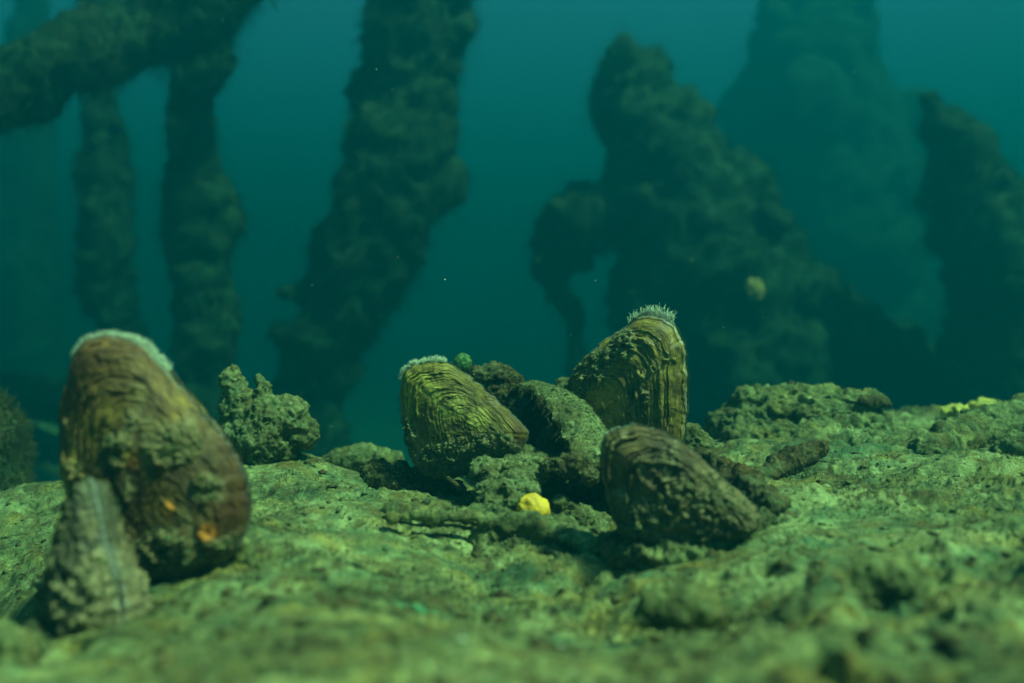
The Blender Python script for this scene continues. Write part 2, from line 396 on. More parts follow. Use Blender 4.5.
# ------------------------------------------------------------------ lumps of debris
def debris(name, chains, Y, mat, label, cat, amp=.0035, freq=60, voxel=.0014, balls=(), fuzz=0, fuzzlen=.005, cav=0., group=None, parent=None, seed=0, crumb=0, px=True, squash=1.):
    """chains in (px, py, r_px[, Y]) at depth Y"""
    C = []
    for ch in chains:
        c = []
        for q in ch:
            y = q[3] if len(q) > 3 else Y
            c.append((*P(q[0], q[1], y), q[2] * y / F))
        C.append(c)
    Bs = [(*P(q[0], q[1], q[5] if len(q) > 5 else Y), q[2] * Y / F, q[4] * Y / F, q[3] * Y / F) for q in balls]
    V, Qd = remeshed(C, voxel, Bs)
    N = vnormals(V, Qd); s = seed * 7.7
    V = V + N * (amp * fbm(V * freq + s, 5, .6) + amp * .45 * np.maximum(fbm(V * freq * 2.4 + s, 3, .6, True), -.5))[:, None]
    if cav: V = V - N * (cav * sm(.35, .75, fbm(V * freq * .7 + s + 9, 2)))[:, None]
    o = make(name, V, Qd, mat, parent=parent); 
    if parent is None: tag(o, label, cat, group)
    if crumb:
        p, n = sample_faces(V, Qd, crumb, seed + 1, lambda p, n: n[:, 2] > -.2)
        v, t_ = crumbs(p, .0008, seed + 2); make('silt_grains', v, t_, M['crumb'], parent=o, smooth=False)
    if fuzz:
        p, n = sample_faces(V, Qd, fuzz, seed + 3)
        v, t_ = strands(p, n, fuzzlen, fuzzlen * .05, .15, .7, 3, seed + 4); make('algae', v, t_, M['fuzz'], parent=o)
    return o

debris('silted_debris', [[(262,440,36),(285,425,32),(302,432,16)],[(240,425,18),(238,400,15),(232,380,9),(231,371,6)],[(262,405,12),(263,388,6),(259,379,4)],[(245,455,22),(255,470,26)]], .86, M['silt'],
       'silt crusted snag of debris with two blunt prongs, beside the biggest mussel', 'debris', .0036, 75, .0013, cav=.004, fuzz=900, fuzzlen=.004, crumb=1600, seed=1)
debris('mud_clump', [[(372,470,10),(400,486,18),(430,492,20),(452,496,14)],[(405,480,9),(402,466,6)]], .80, M['brown'],
       'brown crumbly clump under the left lower edge of the middle mussel', 'mud clump', .003, 90, .0012, fuzz=500, fuzzlen=.004, crumb=700, seed=2)
debris('mud_clump', [[(478,375,9),(497,374,9),(512,384,12)],[(500,395,16),(520,402,14)]], .90, M['brown'],
       'knobbly mud clump directly behind the right edge of the middle mussel', 'mud clump', .003, 90, .0013, fuzz=400, fuzzlen=.004, crumb=500, seed=3)
debris('mud_clump', [[(562,385,6),(575,388,8),(585,400,12)]], .93, M['silt'],
       'small mud clump poking up between the hollow shell and the upright mussel', 'mud clump', .0025, 90, .0013, fuzz=300, fuzzlen=.004, crumb=300, seed=4)
debris('mud_clump', [[(676,432,10),(692,438,12),(702,450,12)],[(688,455,16),(700,468,14)]], .84, M['silt'],
       'pale craggy clump against the right foot of the upright mussel', 'mud clump', .0028, 90, .0012, fuzz=200, fuzzlen=.003, crumb=600, seed=5, cav=.003)
debris('silt_slab', [[(484,500,8,.705),(500,503,9,.70),(520,500,7,.70)]], .735, M['silt'],
       'flat silt covered slab lying in front of the middle mussel above the yellow pebble', 'slab', .0030, 75, .0011,
       balls=[(512,452,32,6,24,.785),(520,460,38,6,24,.765),(512,470,40,7,22,.745),(520,478,34,7,20,.728),(507,489,30,8,16,.712),(484,470,14,9,20,.74)], fuzz=500, fuzzlen=.003, crumb=1800, seed=6, cav=.003)
debris('mud_clump', [[(525,415,16,.87),(545,425,20,.86),(560,445,20,.82)],[(505,425,12,.86),(520,445,18,.84)]], .84, M['brown'],
       'dark clump of mud filling the hollow of the arched empty shell', 'mud clump', .004, 80, .0014, fuzz=900, fuzzlen=.006, seed=26)
debris('mud_clump', [[(552,470,9),(575,466,12),(590,476,8)]], .715, M['brown'],
       'tan knob of mud at the right end of the flat slab', 'mud clump', .0026, 90, .0011, fuzz=150, fuzzlen=.003, crumb=400, seed=7)
debris('mud_clump', [[(562,508,11),(580,520,14),(600,530,13)],[(545,522,9),(570,534,9)]], .72, M['silt'],
       'rough rubble clump right of the yellow pebble', 'mud clump', .003, 85, .0012, fuzz=200, fuzzlen=.003, crumb=600, seed=8, cav=.003)
debris('mud_clump', [[(590,450,12),(610,468,18),(625,500,16)],[(575,495,12),(600,500,14)]], .78, M['brown'],
       'dark brown clump in the hollow behind the blurred nearest right mussel', 'mud clump', .003, 85, .0013, fuzz=200, fuzzlen=.003, crumb=300, seed=9)
debris('silt_ledge', [[(392,518,3,.65),(425,516,3.5,.65),(465,518,5,.65),(500,524,8,.65),(550,535,10,.645),(600,552,10,.635)],[(386,517,5,.67),(440,515,5,.67),(500,520,8,.67),(560,532,10,.665),(620,556,9,.65)],[(390,516,7,.69),(450,515,7,.69),(510,520,8,.69),(570,532,10,.685)],[(400,516,8,.71),(460,516,8,.71),(520,520,8,.71)],
       [(476,536,12,.655),(500,545,19,.655),(540,555,20,.65),(590,566,16,.64)],[(480,555,12,.645),(505,568,14,.64),(550,580,13,.63),(600,590,10,.61)]], .66, M['bed'],
       'overhanging silt ledge with a dark slot under it, nearer than the yellow pebble', 'ledge', .0045, 34, .0012,
       fuzz=400, fuzzlen=.003, crumb=2200, seed=10, cav=.004)
debris('mud_clump', [[(606,548,12,.62),(640,556,14,.59),(690,553,14,.58),(740,538,12,.60),(765,520,9,.63)]], .60, M['bed'],
       'low bank of mud drifted against the foot of the nearest right mussel', 'mud clump', .004, 60, .0013, crumb=500, seed=27, cav=.003, fuzz=300, fuzzlen=.003)
debris('mud_clump', [[(30,640,12,.47),(60,656,14,.46),(100,655,14,.455),(145,632,11,.47),(160,606,9,.50)]], .46, M['bed'],
       'low bank of mud drifted against the foot of the small grey mussel', 'mud clump', .0035, 70, .0012, crumb=400, seed=28, cav=.003, fuzz=200, fuzzlen=.003)
debris('silt_boulder', [[(735,430,26),(770,422,30),(820,425,30),(868,425,22)],[(745,405,14),(790,400,13),(850,402,12),(880,404,7)],[(722,440,14),(715,448,12)],[(745,446,22,.98),(800,442,20,.98),(870,432,18,1.0)]], 1.02, M['bed'],
       'wide craggy silt boulder with dark hollows on the crest right of centre', 'boulder', .0055, 50, .0016, cav=.022, fuzz=1200, fuzzlen=.004, crumb=2600, seed=11)
debris('tan_crust', [[(862,402,5),(875,401,6),(888,404,4)]], 1.0, M['brown'],
       'small tan crust on the right end of the craggy boulder', 'crust', .002, 90, .0014, seed=12)
debris('twig_stub', [[(790,393,2.5),(791,383,2.5)]], 1.04, M['brown'], 'tiny upright brown stub on top of the craggy boulder', 'stub', .0008, 120, .0008, seed=13)
debris('yellow_stone', [], 1.15, M['yellowrock'],
       'bright yellow knobbly stone on the crest at the far right', 'stone', .0035, 85, .0013, crumb=300, seed=14, cav=.004,
       balls=[(960,413,16,7,18),(984,409,17,9,20),(1000,414,10,7,16)])
debris('dark_twig', [[(760,478,7,.80),(790,462,10,.83),(812,452,9,.86),(824,446,3,.87)]], .84, M['brown'],
       'short dark waterlogged twig pointing up right in front of the craggy boulder', 'twig', .0042, 70, .0012, fuzz=200, fuzzlen=.003, seed=15)
debris('dark_stick', [[(700,458,7,.76),(725,472,11,.72),(755,495,14,.68),(775,508,9,.66)]], .72, M['brown'],
       'thick dark broken stick behind the nearest right mussel', 'stick', .0055, 60, .0013, fuzz=200, fuzzlen=.003, seed=16)
debris('thin_twig', [[(448,478,2.0,.76),(462,490,2.2,.755),(476,500,2.0,.75)]], .76, M['brown'],
       'thin twig slanting down below the middle mussel', 'twig', .0006, 150, .0006, seed=17)
debris('mud_mound', [[(930,455,16,.86),(960,440,20,.93),(1010,428,24,.98),(1060,420,26,1.0)],[(1010,450,14,.88),(1050,440,22,.9)]], .95, M['bed'],
       'rounded mud mound with brown crumbs at the far right edge below the yellow stone', 'mound', .005, 45, .0018, crumb=1500, fuzz=400, fuzzlen=.003, seed=18, cav=.005)
debris('mud_clump', [[(940,497,10),(955,494,10),(968,500,8)]], .74, M['bed'], 'lone small mud clump on the slope at right', 'mud clump', .003, 90, .0014, crumb=200, seed=19)
debris('mud_clump', [[(800,600,12),(850,592,20),(900,586,26),(915,605,16)]], .455, M['bed'],
       'broad blurred mud clump with a dark underside in the lower right foreground', 'mud clump', .004, 75, .0014, crumb=500, seed=20, cav=.004)
debris('mud_clump', [[(650,612,14),(690,606,20),(720,614,12)]], .44, M['bed'],
       'low blurred mud clump in the foreground below the nearest right mussel', 'mud clump', .0035, 80, .0013, crumb=300, seed=21)
debris('mud_clump', [[(-10,650,26),(20,662,22)]], .43, M['bed'], 'rounded pale mud clump in the bottom left corner', 'mud clump', .003, 60, .0014, crumb=200, seed=22)
debris('mud_clump', [[(330,464,10),(360,458,13),(395,463,10)]], 1.0, M['bed'],
       'low distant mud clump between the pronged snag and the middle mussel', 'mud clump', .003, 70, .0015, crumb=300, seed=23)
debris('mud_clump', [[(130,585,16),(180,582,20),(225,572,14)],[(235,545,9),(245,560,10)]], .54, M['bed'],
       'mud clump heaped against the foot of the biggest mussel', 'mud clump', .0032, 80, .0014, crumb=500, seed=24)
debris('pebble', [[(1000,560,8),(1012,566,8)]], .55, M['brown'], 'brown pebble near the right edge on the foreground slope', 'pebble', .001, 80, .001, seed=25)

# pale specks and shell fragments
fr = [(355,581,.50,3.2,'round white grain on the open slope at lower left centre'), (343,577,.505,1.8,'tiny white grain beside the round white grain'),
      (440,664,.37,4,'bluish shell flake at the bottom edge, left one of two'), (462,670,.365,4,'bluish shell flake at the bottom edge, right one of two'),
      (228,553,.58,3,'blue grey shell flake at the foot of the biggest mussel'), (482,303+225,.665,2,'pale fleck on the face of the silt ledge'),
      (630,548,.61,2.4,'white fleck just left of the nearest right mussel'), (958,462,.86,2.6,'white fleck on the mound at far right'),
      (690,575,.53,2.4,'pale fleck on the slope under the nearest right mussel'), (560,655,.38,3,'pale fleck near the bottom edge at centre')]
for k, (px, py, Y, rp, lab) in enumerate(fr):
    c = P(px, py, Y); c[2] = gz(c[0], c[1]) + .0006 if k != 5 else c[2]
    bm = bmesh.new(); bmesh.ops.create_icosphere(bm, subdivisions=3, radius=1)
    V = np.array([v.co[:] for v in bm.verts]); T = np.array([[v.index for v in f.verts] for f in bm.faces]); bm.free()
    V = V * (1 + .25 * fbm(V * 1.3 + k * 3, 3))[:, None] * np.array([1.2, .8, .4]) * rp * .62 * Y / F + c
    tag(make('shell_fragment', V, T, M['white'], origin=c), lab, 'shell fragment', 'pale shell fragments on the mud')
# yellow pebble
c = P(534, 509, .682); bm = bmesh.new(); bmesh.ops.create_icosphere(bm, subdivisions=5, radius=1)
V = np.array([v.co[:] for v in bm.verts]); T = np.array([[v.index for v in f.verts] for f in bm.faces]); bm.free()
V1 = V * (1 + .14 * fbm(V * 1.5, 5))[:, None] * np.array([.0118, .0090, .0100]); a = math.radians(28)
V1 = np.stack([V1[:, 0] * math.cos(a) + V1[:, 2] * math.sin(a), V1[:, 1], -V1[:, 0] * math.sin(a) + V1[:, 2] * math.cos(a)], 1)
tag(make('yellow_pebble', V1 + c, T, M['yellow'], origin=c - [0, 0, .009]), 'bright yellow pebble tucked under the flat silt slab', 'pebble')
# green algae ball behind the middle mussel
c = P(463, 363, .86); V2 = V * (1 + .12 * fbm(V * 3, 4))[:, None] * np.array([.0075, .005, .0085]) + c
Vt, Tt = tube(smooth_chain([P(463, 368, .86), P(462, 380, .86), P(461, 395, .86)], 5), np.full(11, .0022), 8)
g = empty('algae_ball', P(461, 395, .86)); tag(g, 'small round green algae tuft rising behind the middle mussel', 'algae')
make('crown', V2, T, M['green'], parent=g); make('stalk', Vt, Tt, M['green'], parent=g)
p_, n_ = sample_faces(V2, T, 500, 4); v_, t_ = strands(p_, n_, .0022, .00015, 0, .6, 2, 5); make('algae', v_, t_, M['fuzz'], parent=g)
# green film patch on the foreground slope
Yp = .47; cc = P(420, 612, Yp); uu = np.linspace(-1, 1, 60); A_, B_ = np.meshgrid(uu, uu)
X_ = cc[0] + A_ * .026; Y_ = cc[1] + B_ * .016; rr = np.hypot(A_, B_) + .3 * fbm(np.stack([A_.ravel() * 2, B_.ravel() * 2, 0 * A_.ravel()], 1), 3).reshape(A_.shape)
Z_ = ground_z(X_, Y_).reshape(A_.shape) + .0009 - .006 * sm(.55, .95, rr); idx = np.arange(3600).reshape(60, 60)
tag(make('green_film', np.stack([X_, Y_, Z_], -1).reshape(-1, 3), np.stack([idx[:-1, :-1], idx[:-1, 1:], idx[1:, 1:], idx[1:, :-1]], -1).reshape(-1, 4), M['teal']),
    'thin green algal film on the foreground slope', 'algae')

# hollow silted shell: half tube opening to the left
def hollow():
    root = empty('hollow_shell', P(570, 450, .80)); tag(root, 'empty shell arched on its side, thick with silt, its hollow facing left', 'empty shell')
    A = P(532, 413, .88); B = P(592, 472, .735); n, m = 110, 120
    ax = B - A; L = np.linalg.norm(ax); ax /= L; up = np.array([0, 0, 1.]); up -= ax * up.dot(ax); up /= np.linalg.norm(up); sd = np.cross(ax, up)  # points to the left/away
    if sd[0] > 0: sd = -sd
    ss = np.linspace(-.12, 1.1, n); ph = np.linspace(-1.1, math.pi * .66, m); G = []
    for off in (0., -.0035):
        s_, p_ = np.meshgrid(ss, ph, indexing='ij')
        R_ = (.034 + off) * np.sqrt(np.clip(1 - ((s_ - .5) / .95) ** 2 * .55, .05, 1))
        C = A[None, None] + ax * (s_ * L)[..., None] - up * (((s_ - .4) ** 2) * .045)[..., None]
        pos = C + up * (np.sin(p_ + .0) * R_ * 1.1)[..., None] - sd * (np.cos(p_) * R_)[..., None]
        G.append(pos.reshape(-1, 3))
    V = np.vstack(G); i = np.arange(n * m).reshape(n, m); q = np.stack([i[:-1, :-1], i[:-1, 1:], i[1:, 1:], i[1:, :-1]], -1).reshape(-1, 4)
    Qs = [q, (q + n * m)[:, ::-1]]
    for e in (i[0], i[-1], i[:, 0], i[:, -1]):
        Qs.append(np.stack([e[:-1], e[1:], e[1:] + n * m, e[:-1] + n * m], -1))
    Qs = np.vstack(Qs); dirn = V - np.vstack([G[0].reshape(n, m, 3).mean(1).repeat(m, 0)] * 2); dirn /= np.linalg.norm(dirn, axis=1)[:, None]
    edge = np.tile(np.clip(1 - np.minimum(np.minimum(np.arange(m), m - 1 - np.arange(m))[None].repeat(n, 0), 99) / 14., 0, 1).ravel(), 2)
    V = V + dirn * (.0026 * fbm(V * 45, 4, .6) + .0012 * fbm(V * 180, 3) + edge * .0028 * fbm(V * 110 + 4, 3))[:, None]
    V[:, 2] += edge * .003 * fbm(V * 90, 3)
    make('valve', V, Qs, M['bed'], parent=root)
    k = V[:n * m]; p, nn = sample_faces(k, q, 6000, 3); nn *= np.sign(((p - (A + B) / 2) * nn).sum(1))[:, None]
    v, t_ = crumbs(p + nn * .0003, .0005, 8); make('silt_grains', v, t_, M['crumb'], parent=root, smooth=False)
    p, nn = sample_faces(k, q, 500, 4); v, t_ = strands(p, nn, .004, .0002, .2, .7, 3, 8); make('algae', v, t_, M['fuzz'], parent=root)
    pts = k.reshape(n, m, 3)[10:100:2, -3]; pts = np.repeat(pts, 6, 0) + r.normal(size=(len(pts) * 6, 3)) * .002
    v, t_ = strands(pts, np.tile([-.2, -.3, -1.], (len(pts), 1)), .009, .0004, .2, .5, 3, 9); make('root_hair', v, t_, M['brown'], parent=root)
hollow()

# ------------------------------------------------------------------ mussels
def mussel(poly, umbo, Y, yaw, thick, siphon, mat, label, gape=.0012, gape_open=.003, worn=(), silt_lo=.5, silt_all=.35,
           tilt=0., ridge=.0010, fringe_len=.0028, fringe_n=500, frill=None, fuzz=500, lump=.0016, seed=0, side_edge=None, fringe_w=.0003, spots=(), fr_off=.0):
    poly = np.array(poly, float); cpx = poly.mean(0); root_p = P(cpx[0], poly[:, 1].max(), Y)
    root = empty('mussel', root_p); tag(root, label, 'mussel', 'freshwater mussels standing in the mud')
    cyaw = math.cos(yaw)
    def loc(p): p = np.asarray(p, float); return np.stack([(p[..., 0] - cpx[0]) * Y / F / cyaw, -(p[..., 1] - cpx[1]) * Y / F], -1)
    K_ = smooth_chain(np.vstack([poly[-1:], poly, poly[:2]]), 12)[12:-13]   # closed smoothed outline
    seg = np.linalg.norm(np.diff(np.vstack([K_, K_[:1]]), axis=0), axis=1); cum = np.concatenate([[0], np.cumsum(seg)])
    m = 380; tt = np.linspace(0, cum[-1], m, endpoint=False); KK = np.vstack([K_, K_[:1]])
    O = np.stack([np.interp(tt, cum, KK[:, 0]), np.interp(tt, cum, KK[:, 1])], 1); O = loc(O); Um = loc(umbo)
    Cn = loc(cpx)
    th = np.linspace(0, 2 * math.pi, m, endpoint=False); O = O * 1.0
    outn = O - Cn; outn /= np.linalg.norm(outn, axis=1)[:, None]
    O = O + outn * (.0013 * fbm(np.stack([np.cos(th) * 7, np.sin(th) * 7, np.full(m, seed * 3.)], 1), 4))[:, None]
    nt_ = 190; ts = np.linspace(.0, 1, nt_) ** .9; ts[0] = .004
    Tm, Jm = np.meshgrid(ts, np.arange(m), indexing='ij')
    pts = Um + Tm[..., None] * (O[None] - Um)
    dirc = pts - Cn; ang = np.arctan2(dirc[..., 1], dirc[..., 0]); oa = np.arctan2(O[:, 1] - Cn[1], O[:, 0] - Cn[0]); orad = np.linalg.norm(O - Cn, axis=1)
    so_ = np.argsort(oa); R_ = np.interp(ang.ravel(), oa[so_], orad[so_], period=2 * math.pi).reshape(ang.shape)
    dc = np.clip(np.linalg.norm(dirc, axis=-1) / R_, 0, 1)
    h = thick * (.50 * (1 - Tm ** 2.4) ** .62 + .62 * (1 - dc ** 2.3) ** .6)
    h *= sm(0, .12, 1 - dc) ** .5
    g3 = np.stack([pts[..., 0] * 38, pts[..., 1] * 38, np.full(pts.shape[:2], seed * 5.)], -1).reshape(-1, 3)
    wav = fbm(g3, 3).reshape(pts.shape[:2])
    tw = Tm + .018 * wav + .022 * np.sin(Tm * 21 + seed) + .012 * np.sin(Tm * 47 + seed * 2)
    arc = Jm / m
    step = (tw * 19 + seed * .37) % 1.; amp_r = (.3 + .9 * Tm) * (.55 + .6 * pn(np.stack([tw.ravel() * 9, arc.ravel() * 5, 0 * tw.ravel() + seed], 1)).reshape(tw.shape))
    ridges = ridge * amp_r * ((1 - step) ** 1.6 - .4) + ridge * .45 * amp_r * pn(np.stack([tw.ravel() * 75, arc.ravel() * 7, 0 * tw.ravel() + 3], 1)).reshape(tw.shape)
    ridges += ridge * .9 * sm(.5, 1, Tm) * pn(np.stack([tw.ravel() * 26, arc.ravel() * 9, 0 * tw.ravel() + 8.], 1)).reshape(tw.shape)
    bot = (pts[..., 1] - pts[..., 1].min()) / (np.ptp(pts[..., 1]))
    flk = sm(.1, .5, pn(np.stack([tw.ravel() * 13, arc.ravel() * 16, 0 * tw.ravel() + 5 + seed], 1))).reshape(tw.shape); ridges += ridge * .9 * flk * (.3 + Tm)
    low = 1 - sm(.08, .08 + silt_lo, bot)
    sn = fbm(g3 * 1.0 + 31, 4).reshape(wav.shape)
    silt = np.clip(silt_all + .75 * low + .42 * sn, 0, 1)
    for (wx, wy, wr, amt) in spots:
        dd = np.linalg.norm(pts - loc((wx, wy)), axis=-1) / (wr * Y / F); silt = np.clip(silt + amt * (1 - sm(.4, 1.15, dd + .45 * sn)), 0, 1)
    lumps = lump * sm(.42, .8, silt + .25 * fbm(g3 * 3.5 + 11, 3).reshape(wav.shape)) * (.75 + .9 * fbm(g3 * 4.3, 4, .62).reshape(wav.shape) + .35 * fbm(g3 * 13, 2).reshape(wav.shape)) + .0003 * fbm(g3 * 10, 3).reshape(wav.shape)
    ed = np.clip((1 - dc) * 12, 0, 1)
    hh = h + ridges * (.35 + .65 * ed) + lumps * (.3 + .7 * ed)
    wn = np.zeros(Tm.shape)
    for (wx, wy, wr, amt) in worn:
        q = loc((wx, wy)); dd = np.linalg.norm(pts - q, axis=-1) / (wr * Y / F); wn = np.maximum(wn, amt * (1 - sm(.6, 1.1, dd + .35 * sn)))
    silt = silt * (1 - wn * .9)
    # gape grows towards the siphons
    s0, s1 = siphon
    def inarc(j, a, b, soft=.05):
        x = (np.asarray(j) / m - a) % 1.; wdt = (b - a) % 1.
        return sm(-soft, soft, np.minimum(np.where(x > .5 + wdt / 2, x - 1, x), wdt - np.where(x > .5 + wdt / 2, x - 1, x)) )
    sg = inarc(np.arange(m), s0, s1)
    tw_ = 0; gp = gape + gape_open * sg[None] * sm(.55, 1, Tm)
    # frame
    c0 = P(cpx[0], cpx[1], Y); ex = np.array([math.cos(yaw), math.sin(yaw), 0.]); ez = np.array([0, math.sin(tilt), math.cos(tilt)])
    ez = ez - ex * ez.dot(ex); ez /= np.linalg.norm(ez); nrm = np.cross(ex, ez)     # towards the camera (-Y)
    if nrm[1] > 0: nrm = -nrm
    def W(a, b, c): return c0 + a[..., None] * ex + b[..., None] * ez + c[..., None] * nrm
    for sgn in (1, -1):
        outer = W(pts[..., 0], pts[..., 1], sgn * (hh + gp))
        ins = Cn + (O - Cn) * .975; 
        rim = [outer]
        inner = []
        for f_, hf in ((1.0, -.0004), (.93, .0004), (.8, .0016)):
            q = Cn + (O - Cn) * f_; base = gp[-1] + thick * .3 * (1 - f_)
            inner.append(W(q[:, 0], q[:, 1], sgn * (base + hf * 0 - .0002 + (.0 if f_ == 1 else thick * .1))))
        Vv = np.concatenate([outer.reshape(-1, 3)] + inner); rows = nt_ + 3
        i = np.arange(rows * m).reshape(rows, m); j = np.roll(i, -1, axis=1)
        Qm = np.stack([i[:-1], j[:-1], j[1:], i[1:]], -1).reshape(-1, 4)
        if sgn > 0: Qm = Qm[:, ::-1]
        ext = lambda a, v: np.concatenate([np.broadcast_to(a, Tm.shape).ravel(), np.full(3 * m, v)])
        o = make('valve', Vv, Qm, mat, parent=root, attrs={'growth': ext(Tm, 1.), 'around': ext(np.abs(arc - .5) * 8, 1.), 'silt': ext(silt, .2), 'worn': ext(wn, 0.)})
        if sgn > 0: front = outer
    # mantle filling the gape and, at the siphons, standing proud of the shell
    prof = [(.80, .0), (.93, .8), (1.0, 1.), (1.0, 1.)]
    sgm = inarc(np.arange(m), s0, s1, .03)
    proud = fr_off * sgm + .0006 * fbm(np.stack([th * 3, 0 * th, 0 * th + seed], 1), 3) * sgm
    Rw = []
    k = 9
    for a in np.linspace(-1, 1, k):
        bulge = (1 - a * a) ** .5
        q = O + outn * (proud * bulge - .0042 + .0038 * sgm)[:, None]
        Rw.append(W(q[:, 0], q[:, 1], a * (gp[-1] + .0002)))
    cen = W(np.full(m, Cn[0]) * .3 + .7 * O[:, 0], np.full(m, Cn[1]) * .3 + .7 * O[:, 1], np.zeros(m))
    Vv = np.concatenate(Rw); i = np.arange(k * m).reshape(k, m); j = np.roll(i, -1, 1); Qm = np.stack([i[:-1], j[:-1], j[1:], i[1:]], -1).reshape(-1, 4)
    make('mantle', Vv, Qm, M['mantle'], parent=root)
    # papillae
    rr = np.random.default_rng(seed + 50); js = ((s0 + .01 + rr.random(fringe_n) * ((s1 - s0) % 1. - .02)) % 1.) * m; j0 = js.astype(int) % m
    aa = rr.choice([-1, -1, 0, 1, 1], fringe_n) * rr.uniform(.5, 1., fringe_n)
    q = O[j0] + outn[j0] * (proud[j0] * np.sqrt(1 - aa * aa * .95) - .0010)[:, None]
    base = W(q[:, 0], q[:, 1], aa * gp[-1][j0]); nd = (ex * outn[j0][:, :1] + ez * outn[j0][:, 1:]) * 1. + nrm * (aa * .55)[:, None] + np.array([0, 0, .35])
    v, t_ = strands(base, nd / np.linalg.norm(nd, axis=1)[:, None], fringe_len, fringe_w, 0, .3, 3, seed + 3, 4, .15)
    make('siphon_fringe', v, t_, M['fringe'], parent=root)
    if fuzz:
        Vf = front.reshape(-1, 3); i = np.arange(nt_ * m).reshape(nt_, m); Qf = np.stack([i[:-1, :-1], i[:-1, 1:], i[1:, 1:], i[1:, :-1]], -1).reshape(-1, 4)
        wq = silt.ravel()[Qf[:, 0]] > .55; Qs_ = Qf[wq] if wq.sum() > 50 else Qf
        p, n = sample_faces(Vf, Qs_, fuzz, seed + 5); n *= np.where((n @ nrm) < 0, -1, 1)[:, None]
        v, t_ = strands(p, n, .0030, .00018, .5, .8, 3, seed + 6); make('algae', v, t_, M['fuzz'], parent=root)
        p, n = sample_faces(Vf, Qs_, fuzz * 2, seed + 7); v, t_ = crumbs(p, .0008, seed + 8); make('silt_grains', v, t_, M['crumb'], parent=root, smooth=False)
        jj = rr.integers(0, m, fuzz // 2); q = O[jj]; b_ = W(q[:, 0], q[:, 1], rr.uniform(-1, 1, len(jj)) * .003)
        nd = ex * outn[jj][:, :1] + ez * outn[jj][:, 1:]
        v, t_ = strands(b_, nd, .0028, .00016, .3, .7, 3, seed + 9); make('edge_algae', v, t_, M['fuzz'], parent=root)
    return root

sA = shell_mat('shell_olive', (.014, .009, .004), (.26, .21, .03), (.85, .74, .10), .8, rings=38, worn=(.60, .54, .12))
sB = shell_mat('shell_amber', (.016, .012, .006), (.28, .21, .03), (.66, .52, .08), .85, rings=30, worn=(.50, .30, .05))
sC = shell_mat('shell_dark', (.014, .007, .003), (.19, .12, .028), (.70, .48, .07), .66, rings=34)
sE = shell_mat('shell_mossy', (.020, .020, .010), (.12, .12, .05), (.30, .31, .15), .9, rings=40, lip=.2)
sD = shell_mat('shell_grey', (.016, .010, .005), (.17, .12, .04), (.46, .34, .12), .72, rings=40, lip=.22)
# arcs run clockwise in the picture from the first outline point; siphon=(start,end) as fractions of the outline
mussel([(402,378),(412,367),(430,362),(448,363),(470,376),(495,398),(518,418),(528,432),(522,446),(500,462),(470,474),(435,480),(412,462),(403,430),(399,400)],
       (494,428), .78, math.radians(-14), .017, (.98, .14), sA, 'olive and yellow banded mussel standing at the centre left of the cluster',
       worn=[(462,404,17,.6),(443,392,12,.5),(486,414,13,.6),(430,384,9,.5),(452,418,9,.5)], spots=[(405,430,22,.5),(412,400,12,.35),(500,440,22,.5),(470,455,25,.4),(440,468,22,.4)], silt_lo=.4, silt_all=.14, fr_off=.002, fringe_len=.0038, fringe_n=1100, gape_open=.0022, seed=1, fuzz=900, ridge=.0010, lump=.0030)
mussel([(632,324),(646,316),(661,318),(672,328),(680,345),(683,380),(682,415),(676,445),(650,462),(615,455),(590,432),(572,398),(572,380),(586,360),(606,341)],
       (592,430), .84, math.radians(-30), .018, (.985, .11), sB, 'upright mussel at the back of the cluster crowned with white papillae',
       worn=[(616,412,28,.75)], spots=[(600,372,30,.6),(630,345,22,.6),(590,400,18,.4),(660,370,10,.3)], silt_lo=.1, silt_all=.20, fringe_len=.0062, fringe_n=150, fringe_w=.00036, gape=.0018, gape_open=.0035, seed=2, fuzz=900, ridge=.0016, lump=.0042, fr_off=.0055)
mussel([(64,378),(76,348),(98,335),(127,337),(150,349),(180,382),(214,420),(243,455),(254,490),(250,530),(225,562),(180,585),(130,590),(85,560),(62,500),(54,450),(57,410)],
       (224,520), .54, math.radians(-10), .021, (.02, .21), sC, 'biggest mussel, dark brown with orange worn spots, at the left edge of the bank',
       spots=[(150,440,40,.3),(200,440,30,.35),(110,380,25,.25),(225,480,20,.4),(190,540,30,.4),(90,470,20,.3)], worn=[(193,500,8,.9),(228,522,10,.9),(160,455,8,.2)], silt_lo=.25, silt_all=.27, fringe_len=.0028, fringe_n=1100, fringe_w=.0002, gape=.0012, gape_open=.0035, seed=3, fuzz=900, ridge=.0013, lump=.0030, fr_off=.001)
mussel([(605,440),(618,429),(640,425),(665,432),(690,448),(715,472),(745,498),(756,515),(745,532),(700,545),(655,552),(625,540),(610,505),(602,468)],
       (725,520), .60, math.radians(-16), .021, (.0, .09), sD, 'nearest right mussel, blurred brown with coarse ridges, leaning right',
       spots=[(700,500,40,.4),(740,510,20,.5)], silt_lo=.5, silt_all=.36, fringe_len=.0016, fringe_n=200, gape_open=.0015, seed=4, fuzz=700, ridge=.0024, lump=.0028)
mussel([(78,492),(84,478),(93,480),(102,502),(114,532),(130,562),(140,590),(138,618),(110,642),(75,650),(48,645),(50,600),(58,550),(68,515)],
       (100,632), .485, math.radians(-44), .015, (.95, .3), sE, 'small grey mussel edge on, in front of the biggest mussel, its pale lip showing',
       spots=[(70,610,30,.3),(110,600,25,.3)], silt_lo=.6, silt_all=.36, fringe_len=.0010, fringe_n=40, gape=.0005, gape_open=.0005, seed=5, fuzz=500, ridge=.0026, lump=.0040, fr_off=0.)

